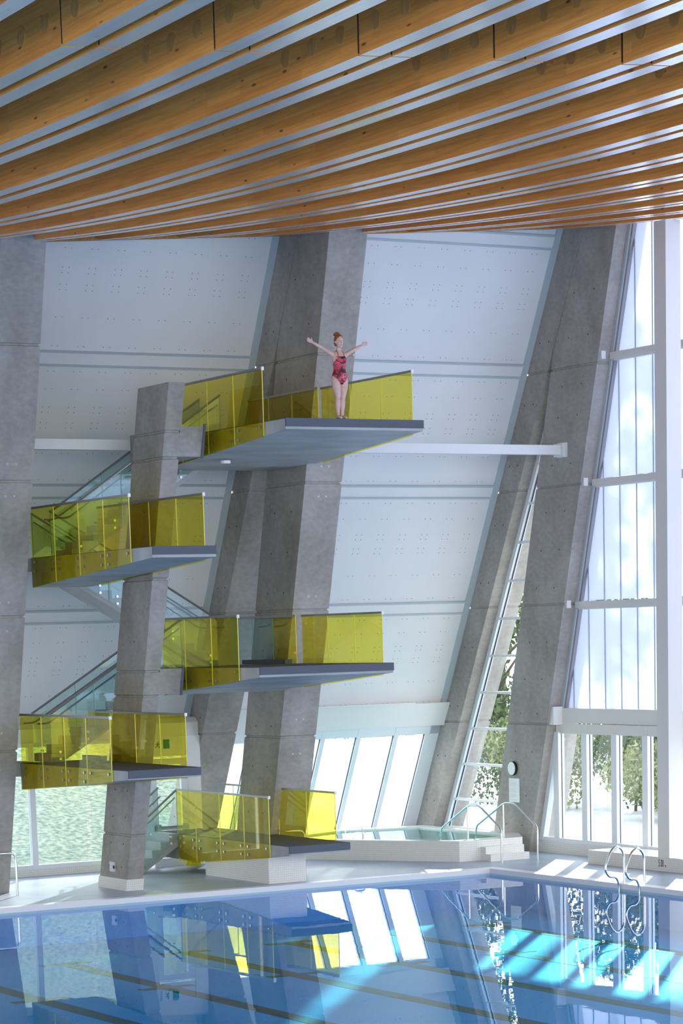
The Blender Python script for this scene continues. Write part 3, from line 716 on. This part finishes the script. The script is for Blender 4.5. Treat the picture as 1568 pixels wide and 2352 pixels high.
# ------------------------------------------------------------------ timber roof
XJ = 23.4
def ply(xa, xb, ya, yb, steps):
    b = MB(); b.uv = []
    H = .9
    xs_ = [xa + (xb - xa) * i / steps for i in range(steps + 1)]
    rnd = random.uniform(0, 50); rv = random.randint(0, 60) * .125
    for p, q in zip(xs_, xs_[1:]):
        r = []
        for x in (p, q):
            za, zb = roof(x, ya), roof(x, yb)
            r.append([(x, ya, za), (x, yb, zb), (x, yb, zb + H), (x, ya, za + H)])
        o = r[0] + r[1]
        # bottom, -Y face, +Y face
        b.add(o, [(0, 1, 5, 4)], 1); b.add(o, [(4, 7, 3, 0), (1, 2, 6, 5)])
        b.uv += [(p + rnd, rv), (p + rnd, rv + (yb - ya)), (q + rnd, rv + (yb - ya)), (q + rnd, rv)]
        b.uv += [(q + rnd, rv + 1), (q + rnd, rv + 2), (p + rnd, rv + 2), (p + rnd, rv + 1)]
        b.uv += [(p + rnd, rv + 3), (p + rnd, rv + 4), (q + rnd, rv + 4), (q + rnd, rv + 3)]
        b.add(o, [(2, 3, 7, 6)]); b.uv += [(0, 0)] * 4
        if p == xs_[0]: b.add(o, [(0, 3, 2, 1)]); b.uv += [(0, rv), (0, rv + .5), (.3, rv + .5), (.3, rv)]
        if q == xs_[-1]: b.add(o, [(4, 5, 6, 7)]); b.uv += [(0, rv), (.3, rv), (.3, rv + .5), (0, rv + .5)]
    return b
ORD = ['first', 'second', 'third', 'fourth', 'fifth', 'sixth', 'seventh', 'eighth', 'ninth', 'tenth', 'eleventh', 'twelfth', 'thirteenth', 'fourteenth', 'fifteenth']
W1, GAP = .29, .165
M['joint'] = plain('dark_joint_plate', (.02, .014, .01), .7)
def roof_beam(i, xa, xb, steps, label, cat='beam'):
    yr = -19.921 + 1.92044 * i
    xm = (xa + xb) / 2
    t = thing('roof_beam', (xm, yr - .37, roof(xm, yr - .37)), label, cat, 'twin timber roof beams', 'thing')
    for ya in (yr - 2 * W1 - GAP, yr - W1):
        p = ply(xa, xb, ya, ya + W1, steps)
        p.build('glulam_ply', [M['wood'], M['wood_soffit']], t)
        xe = xb if xa < XJ - 1 else xa; sg = 1 if xa < XJ - 1 else -1
        MB().box(min(xe, xe + sg * .02), max(xe, xe + sg * .02), ya + .006, ya + W1 - .006, roof(xe, ya) + .03, roof(xe, ya) + .9).build('joint_plate', [M['joint']], t)
    y = yr - 2 * W1 - GAP
    for o in (.41, 1.1, 1.78):
        x = XJ - o if xa < XJ - 1 else XJ + o
        z = roof(x, y) + .32
        MB().cyl((x, y + .02, z), (x, y - .012, z), .105, 20).build('wood_plug', [M['plug']], t)
for i in range(-2, 13):
    roof_beam(i, -3.6, XJ - .022, 36, 'twin wooden roof beam over the pool, %s of the row counting from the lower end' % ORD[12 - i])
for i in range(-2, 7):
    roof_beam(i, XJ + .022, 47, 16, 'twin wooden roof beam beyond the dark joint, %s of those from the right' % ORD[6 - i])
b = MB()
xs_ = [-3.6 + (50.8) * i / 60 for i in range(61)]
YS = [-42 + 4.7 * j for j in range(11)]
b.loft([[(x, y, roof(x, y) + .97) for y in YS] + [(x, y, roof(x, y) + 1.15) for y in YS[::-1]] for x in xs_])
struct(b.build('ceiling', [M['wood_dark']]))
b = MB(); YS = [-30 + 2.4 * j for j in range(15)]
b.loft([[(-.93, y, roof(-.84, y) - .004), (-.84, y, roof(-.84, y) - .004), (-.84, y, roof(-.84, y) + .5), (-.93, y, roof(-.84, y) + .5)] for y in YS])
struct(b.build('trim_6', [M['plug']]))

# ------------------------------------------------------------------ the diver
def diver(loc):
    t = thing('diver', loc, 'red-haired woman diver in a red patterned swimsuit standing with arms spread', 'person')
    HS = 1.15
    def hz(p): return (p[0] * HS, p[1] * HS, 1.425 + (p[2] - 1.425) * HS)
    b = MB()
    def ell(secs):            # z, cx, half depth x, half width y
        b.loft([[(c + dx * math.cos(a), dy * math.sin(a), z) for a in [2 * PI * k / 24 for k in range(24)]] for z, c, dx, dy in secs])
    ell([(.70, -.005, .06, .06), (.73, -.005, .095, .13), (.78, -.01, .118, .168), (.84, -.01, .118, .172), (.90, 0, .105, .155), (.97, .0, .092, .128), (1.03, .0, .09, .126), (1.10, .0, .096, .145), (1.17, .0, .102, .160), (1.23, -.005, .10, .167), (1.28, -.01, .088, .163), (1.32, -.015, .072, .137), (1.345, -.015, .06, .085), (1.37, -.01, .05, .056), (1.42, 0, .047, .05), (1.46, .005, .05, .05)])
    for s in (-1, 1):
        b.sphere((.072, s * .065, 1.185), (.052, .058, .055), 10)
        b.sphere((-.075, s * .07, .79), (.065, .08, .085), 10)          # buttocks
        b.tube([(-.005, s * .088, .80), (0, s * .088, .72), (.005, s * .082, .62), (.01, s * .068, .52), (.012, s * .057, .45), (.004, s * .055, .40), (-.012, s * .056, .32), (-.018, s * .054, .24), (-.018, s * .05, .15), (-.018, s * .048, .085), (-.018, s * .048, .04)],
               [.09, .094, .085, .069, .055, .050, .058, .052, .038, .032, .031], 16)
        b.tube([(-.05, s * .048, .030), (0, s * .05, .042), (.05, s * .054, .036), (.10, s * .058, .026), (.135, s * .06, .02)], [.028, .033, .034, .034, .022], 12)
        for k in range(5): b.tube([(.10, s * (.032 + .0135 * k), .016), (.152 - .011 * k, s * (.033 + .014 * k), .012)], [.011, .0085], 8)
        # arm
        th = math.radians(-93) if s < 0 else math.radians(100)
        h = Vector((math.cos(th), math.sin(th), 0)); 
        el = math.radians(29 if s < 0 else 26)
        dU = (h * math.cos(el) + Vector((0, 0, math.sin(el)))).normalized()
        el2 = el - math.radians(3); dF = (h * math.cos(el2) + Vector((0, 0, math.sin(el2)))).normalized()
        sh = Vector((-.012, s * .155, 1.28)); e = sh + dU * .27; w = e + dF * .225
        b.tube([sh - dU * .06, sh, sh + dU * .08, sh + dU * .17, e, e + dF * .06, e + dF * .14, w], [.045, .05, .046, .040, .034, .036, .03, .0225], 16)
        # hand: palm forwards (+X), fingers along the arm, thumb up
        upv = (Vector((0, 0, 1)) - dF * dF.z).normalized(); fr = Vector((1, 0, 0)); fr = (fr - dF * fr.dot(dF)).normalized()
        pw = [(w, .0), (w + dF * .03, .0), (w + dF * .06, 0), (w + dF * .088, 0)]
        rings = []
        for k, (c, _) in enumerate(pw):
            ww = (.024, .034, .041, .040)[k]; tt = (.018, .016, .014, .012)[k]
            rings.append([tuple(c + upv * ww * math.cos(a) + fr * tt * math.sin(a)) for a in [2 * PI * q / 14 for q in range(14)]])
        b.loft(rings)
        for k, L in enumerate((.068, .077, .072, .056)):
            o = (.030 - .020 * k); st = w + dF * .078 + upv * o
            sp = upv * (.10 * (1.5 - k) / 1.5)
            d1_ = (dF + sp + fr * .10).normalized(); d2 = (dF + sp + fr * .32).normalized(); d3 = (dF + sp + fr * .5).normalized()
            b.tube([st, st + d1_ * L * .45, st + d1_ * L * .45 + d2 * L * .3, st + d1_ * L * .45 + d2 * L * .3 + d3 * L * .25], [.0095, .009, .0085, .007], 8)
        th0 = w + dF * .022 + upv * .022; dt = (upv * .75 + dF * .62 + fr * .25).normalized()
        b.tube([th0, th0 + dt * .035, th0 + dt * .035 + (dt + dF * .25).normalized() * .03], [.014, .0105, .008], 8)
    h0 = len(b.v)
    for s in (-1, 1): b.sphere((.0, s * .073, 1.515), (.018, .01, .028), 8)            # ears
    b.sphere((.005, 0, 1.545), (.092, .074, .098), 16)                   # skull
    b.sphere((.030, 0, 1.475), (.058, .056, .072), 14)                   # jaw and cheeks
    b.sphere((.070, 0, 1.425), (.022, .026, .020), 10)                   # chin
    b.tube([(.092, 0, 1.535), (.102, 0, 1.51), (.108, 0, 1.492), (.098, 0, 1.482)], [.009, .011, .013, .012], 10)  # nose
    b.sphere((.085, 0, 1.456), (.010, .022, .009), 8)                    # mouth swell
    b.sphere((.080, .0, 1.56), (.014, .05, .012), 8)                     # brow
    for i in range(h0, len(b.v)): b.v[i] = hz(b.v[i])
    src = b.build('body_src', [M['skin']], None)
    md = src.modifiers.new('r', 'REMESH'); md.mode = 'VOXEL'; md.voxel_size = .0052; md.use_smooth_shade = True
    sm = src.modifiers.new('s', 'SMOOTH'); sm.factor = .5; sm.iterations = 5
    dg = bpy.context.evaluated_depsgraph_get(); dg.update()
    me = bpy.data.meshes.new_from_object(src.evaluated_get(dg)); me.name = 'body'
    bpy.data.objects.remove(src)
    me.materials.clear(); me.materials.append(M['skin'])
    me.polygons.foreach_set('use_smooth', [True] * len(me.polygons))
    body = bpy.data.objects.new('body', me); COL.objects.link(body); body.parent = t
    # swimsuit cut from the body surface
    def inside(c):
        x, y, z = c; ay = abs(y)
        if z < .685 + 1.25 * max(0, ay - .03) or z > 1.355: return False
        if x < 0 and z < .70 + .75 * max(0, ay - .05): return False
        if ay > .2: return False
        if z > 1.10 and ay > .158 - (z - 1.10) * .56 and not (.058 < ay < .078 and z > 1.2): return False
        if x >= -.01: return z < 1.235 + .5 * max(0, ay - .05) or .060 < ay < .076
        return z < 1.08 - .0 or .058 < ay < .074
    bm = bmesh.new(); bm.from_mesh(me)
    bm.normal_update()
    kill = [f for f in bm.faces if not inside(f.calc_center_median())]
    bmesh.ops.delete(bm, geom=kill, context='FACES')
    for v in bm.verts: v.co += v.normal * .004
    sme = bpy.data.meshes.new('swimsuit'); bm.to_mesh(sme); bm.free()
    sme.materials.append(M['suit']); sme.polygons.foreach_set('use_smooth', [True] * len(sme.polygons))
    su = bpy.data.objects.new('swimsuit', sme); COL.objects.link(su); su.parent = t
    su['label'] = 'red, pink and black marbled swimsuit'
    L = Vector(loc)
    def loc_part(name, b, mat, smooth=True):
        b.v = [tuple(Vector(hz(p)) + L) for p in b.v]; return b.build(name, [mat], t, smooth=smooth)
    # hair: cap over the skull and a bun
    h = MB()
    rings = []
    for k in range(1, 13):
        a = PI * k / 14; rings.append([])
        for q in range(28):
            ph = 2 * PI * q / 28
            face = max(0., math.cos(ph))
            lim = PI * (.30 + .42 * (1 - face ** .7))
            aa = min(a, lim)
            rings[-1].append((-.004 + .101 * math.sin(aa) * math.cos(ph), .082 * math.sin(aa) * math.sin(ph), 1.548 + .104 * math.cos(aa)))
    h.loft(rings)
    h.sphere((-.075, 0, 1.50), (.03, .055, .055), 10)
    hair = loc_part('hair', h, M['hair'])
    bn = MB(); bn.sphere((-.055, -.004, 1.648), (.056, .058, .042), 12); bn.tube([(-.055 + .046 * math.cos(a), .048 * math.sin(a), 1.640) for a in [2 * PI * q / 16 for q in range(17)]], .020, 8);  
    loc_part('hair_bun', bn, M['hair'])
    for s in (-1, 1):
        e = MB(); e.sphere((.084, s * .031, 1.528), (.007, .013, .005), 8); loc_part('eye', e, M['eye'])
    m_ = MB(); m_.sphere((.0925, 0, 1.455), (.006, .020, .0065), 8); loc_part('mouth', m_, M['lip'])
    return t
diver((3.94, -5.985, 9.962))

# ------------------------------------------------------------------ outdoors
def grid(fx, xs, ys):
    b = MB(); vs = [(x, y, fx(x, y)) for x in xs for y in ys]; ny = len(ys)
    b.add(vs, [(i * ny + j, (i + 1) * ny + j, (i + 1) * ny + j + 1, i * ny + j + 1) for i in range(len(xs) - 1) for j in range(ny - 1)]); return b
def hill(x, y):
    d = max(0., -x - 12.); f = max(0., min(1., (4. + .43 * d - y) / 4.)); f = f * f * (3 - 2 * f)
    return min(.34 * d, 15.) * f - .03 + (.12 * math.sin(x * .7 + y) if d > 0 else 0) * f
b = grid(hill, [-70 + 2.42 * i for i in range(25)] + [-9.5], [-70 + 2.56 * i for i in range(29)] + [4.25])
tag(b.build('lawn', [M['grass']], smooth=True), 'grassy bank rising outside the left window', 'grass', kind='stuff')
b = grid(hill, [-90 + 3. * i for i in range(20)] + [-30.5], [4.3 + 2. * i for i in range(16)])
tag(b.build('lawn', [M['grass']], smooth=True), 'upper end of the grassy bank, far off outside the left window', 'grass', kind='stuff')
b = MB(); b.box(-70, 80, 4.3, 60, -.3, -.02); struct(b.build('floor_outside', [M['pave']]))

def foliage(b, c, r, n, s):
    for _ in range(n):
        while True:
            p = Vector((random.uniform(-1, 1), random.uniform(-1, 1), random.uniform(-1, 1)))
            if .25 < p.length < 1: break
        p = Vector((c[0] + p.x * r[0], c[1] + p.y * r[1], c[2] + p.z * r[2]))
        e = Euler((random.uniform(0, 6.3), random.uniform(0, 6.3), random.uniform(0, 6.3))).to_matrix()
        a, d = e.col[0] * s * random.uniform(.6, 1.2), e.col[1] * s * random.uniform(.35, .7)
        b.add([p - a, p - d * .9, p + a, p + d * .9], [(0, 1, 2, 3)])
def tree(x, y, h, blobs, lab, mat='leaf', cat='tree', trunk=.16, z0=-.03):
    t = thing('tree' if cat == 'tree' else 'shrub', (x, y, z0), lab, cat, 'trees outside' if cat == 'tree' else 'shrubs outside')
    if trunk:
        b = MB(); b.tube([(x, y, z0), (x + .1, y, z0 + h * .4), (x - .1, y + .1, z0 + h * .9)], [trunk, trunk * .8, trunk * .3], 8)
        for k in range(5):
            a = k * 1.3; zz = z0 + h * (.45 + .09 * k); b.tube([(x, y, zz), (x + 1.2 * math.cos(a), y + 1.2 * math.sin(a), zz + 1.0)], [trunk * .45, trunk * .15], 6)
        b.build('trunk', [M['bark']], t)
    b = MB()
    for c, r, n, s in blobs: foliage(b, (x + c[0], y + c[1], z0 + c[2]), r, n, s)
    b.build('foliage', [M[mat]], t, fixn=False)
# trees that dapple the translucent wall
for (x, y, h, lab) in ((-15.2, 17.2, 18, 'tall sparse tree outside whose crown dapples the frosted upper wall'), (-9.6, 19.2, 16.5, 'tall sparse tree outside whose crown dapples the frosted upper wall'), (-19.5, 31, 20, 'tall sparse tree outside whose crown dapples the frosted upper wall'), (-3.2, 21.0, 17.5, 'tall sparse tree outside whose crown dapples the frosted upper wall')):
    bl = [((random.uniform(-2, 2), random.uniform(-1.2, 1.2), h * random.uniform(.5, .97)), (random.uniform(.9, 1.5), random.uniform(.9, 1.4), random.uniform(.8, 1.4)), 62, .38) for _ in range(9)]
    tree(x, y, h, bl, lab)
for k, (x, y, s, mat, lab) in enumerate(((-10.2, 13.0, 2.3, 'leaf2', 'yellow-green shrub outside the window pane nearest the white post'), (-14.2, 14.6, 2.7, 'leaf', 'dark green shrub outside the middle of the right-hand window'),
        (-17.0, 13.2, 2.4, 'leaf2', 'sunlit yellow-green shrub outside the window pane beside the clock column'),
        (-20.6, 14.2, 2.5, 'leaf', 'green shrub seen low in the slit window by the hot tub rails'), (-22.6, 10.6, 2.6, 'leaf', 'hazy shrub outside the sloping window over the hot tub'))):
    bl = [((random.uniform(-.9, .9) * s * .6, random.uniform(-.6, .6) * s * .6, s * random.uniform(.3, .95)), (s * .45, s * .42, s * .34), 520, .085) for _ in range(9)]
    tree(x, y, s, bl, lab, mat, 'shrub', .05)
for (x, y, h, lab) in ((-26.2, 17.6, 8.5, 'leafy tree filling the lower half of the slit window'), (-26.6, 22.6, 6.5, 'broad green tree beyond the shrubs outside the right window'), (-21.9, 22.2, 6.0, 'low broad tree behind the shrubs, nearest the white post')):
    bl = [((random.uniform(-1.8, 1.8), random.uniform(-1.2, 1.2), h * random.uniform(.25, .95)), (1.3, 1.2, 1.1), 420, .14) for _ in range(11)]
    tree(x, y, h, bl, lab, 'leaf')
b = MB(); b.box(-44, 14, 27.5, 27.8, -.03, 1.5)
tag(b.build('garden_wall', [noisy('weathered_wall', (.3, .33, .33), (.5, .52, .5), ns=.8)], base=(0, 27.5, 0)), 'low grey garden wall beyond the shrubs outside the right window', 'wall')

struct(MB().box(-9.2, 17, -42.4, -42, ZD, 17).build('wall_left_shade', [plain('grey_shade_wall', (.22, .21, .20), .7)]))  # unseen wall added to cut light from the left on the column sides
# ------------------------------------------------------------------ light
w = bpy.data.worlds.new('sky'); S.world = w; w.use_nodes = True
nt = w.node_tree; nt.nodes.clear()
tc = N(nt, 'ShaderNodeTexCoord'); sp = N(nt, 'ShaderNodeSeparateXYZ'); nt.links.new(tc.outputs['Generated'], sp.inputs[0])
col = ramp(nt, sp.outputs[2], [(0., (1.0, 1.0, 1.0)), (.18, (.97, .985, 1.0)), (.7, (.78, .88, 1.0))])
bg = N(nt, 'ShaderNodeBackground'); bg.inputs['Strength'].default_value = 1.8; nt.links.new(col, bg.inputs[0])
wo = N(nt, 'ShaderNodeOutputWorld'); nt.links.new(bg.outputs[0], wo.inputs[0])
sd = bpy.data.lights.new('sun', 'SUN'); sd.energy = 5.2; sd.angle = math.radians(.9); sd.color = (1., .96, .9)
so = bpy.data.objects.new('sun', sd); COL.objects.link(so)
el = math.radians(14); hv = Vector((-.74, .67, 0)).normalized()
to_sun = hv * math.cos(el) + Vector((0, 0, math.sin(el)))
so.rotation_euler = to_sun.to_track_quat('Z', 'Y').to_euler(); so.location = (-20, 25, 20)

S.view_settings.view_transform = 'Standard'; S.view_settings.look = 'None'; S.view_settings.gamma = 1; S.view_settings.exposure = 1.15
S.view_settings.use_curve_mapping = False
S.cycles.max_bounces = 10; S.cycles.diffuse_bounces = 5; S.cycles.glossy_bounces = 5; S.cycles.transparent_max_bounces = 40
S.cycles.use_denoising = True
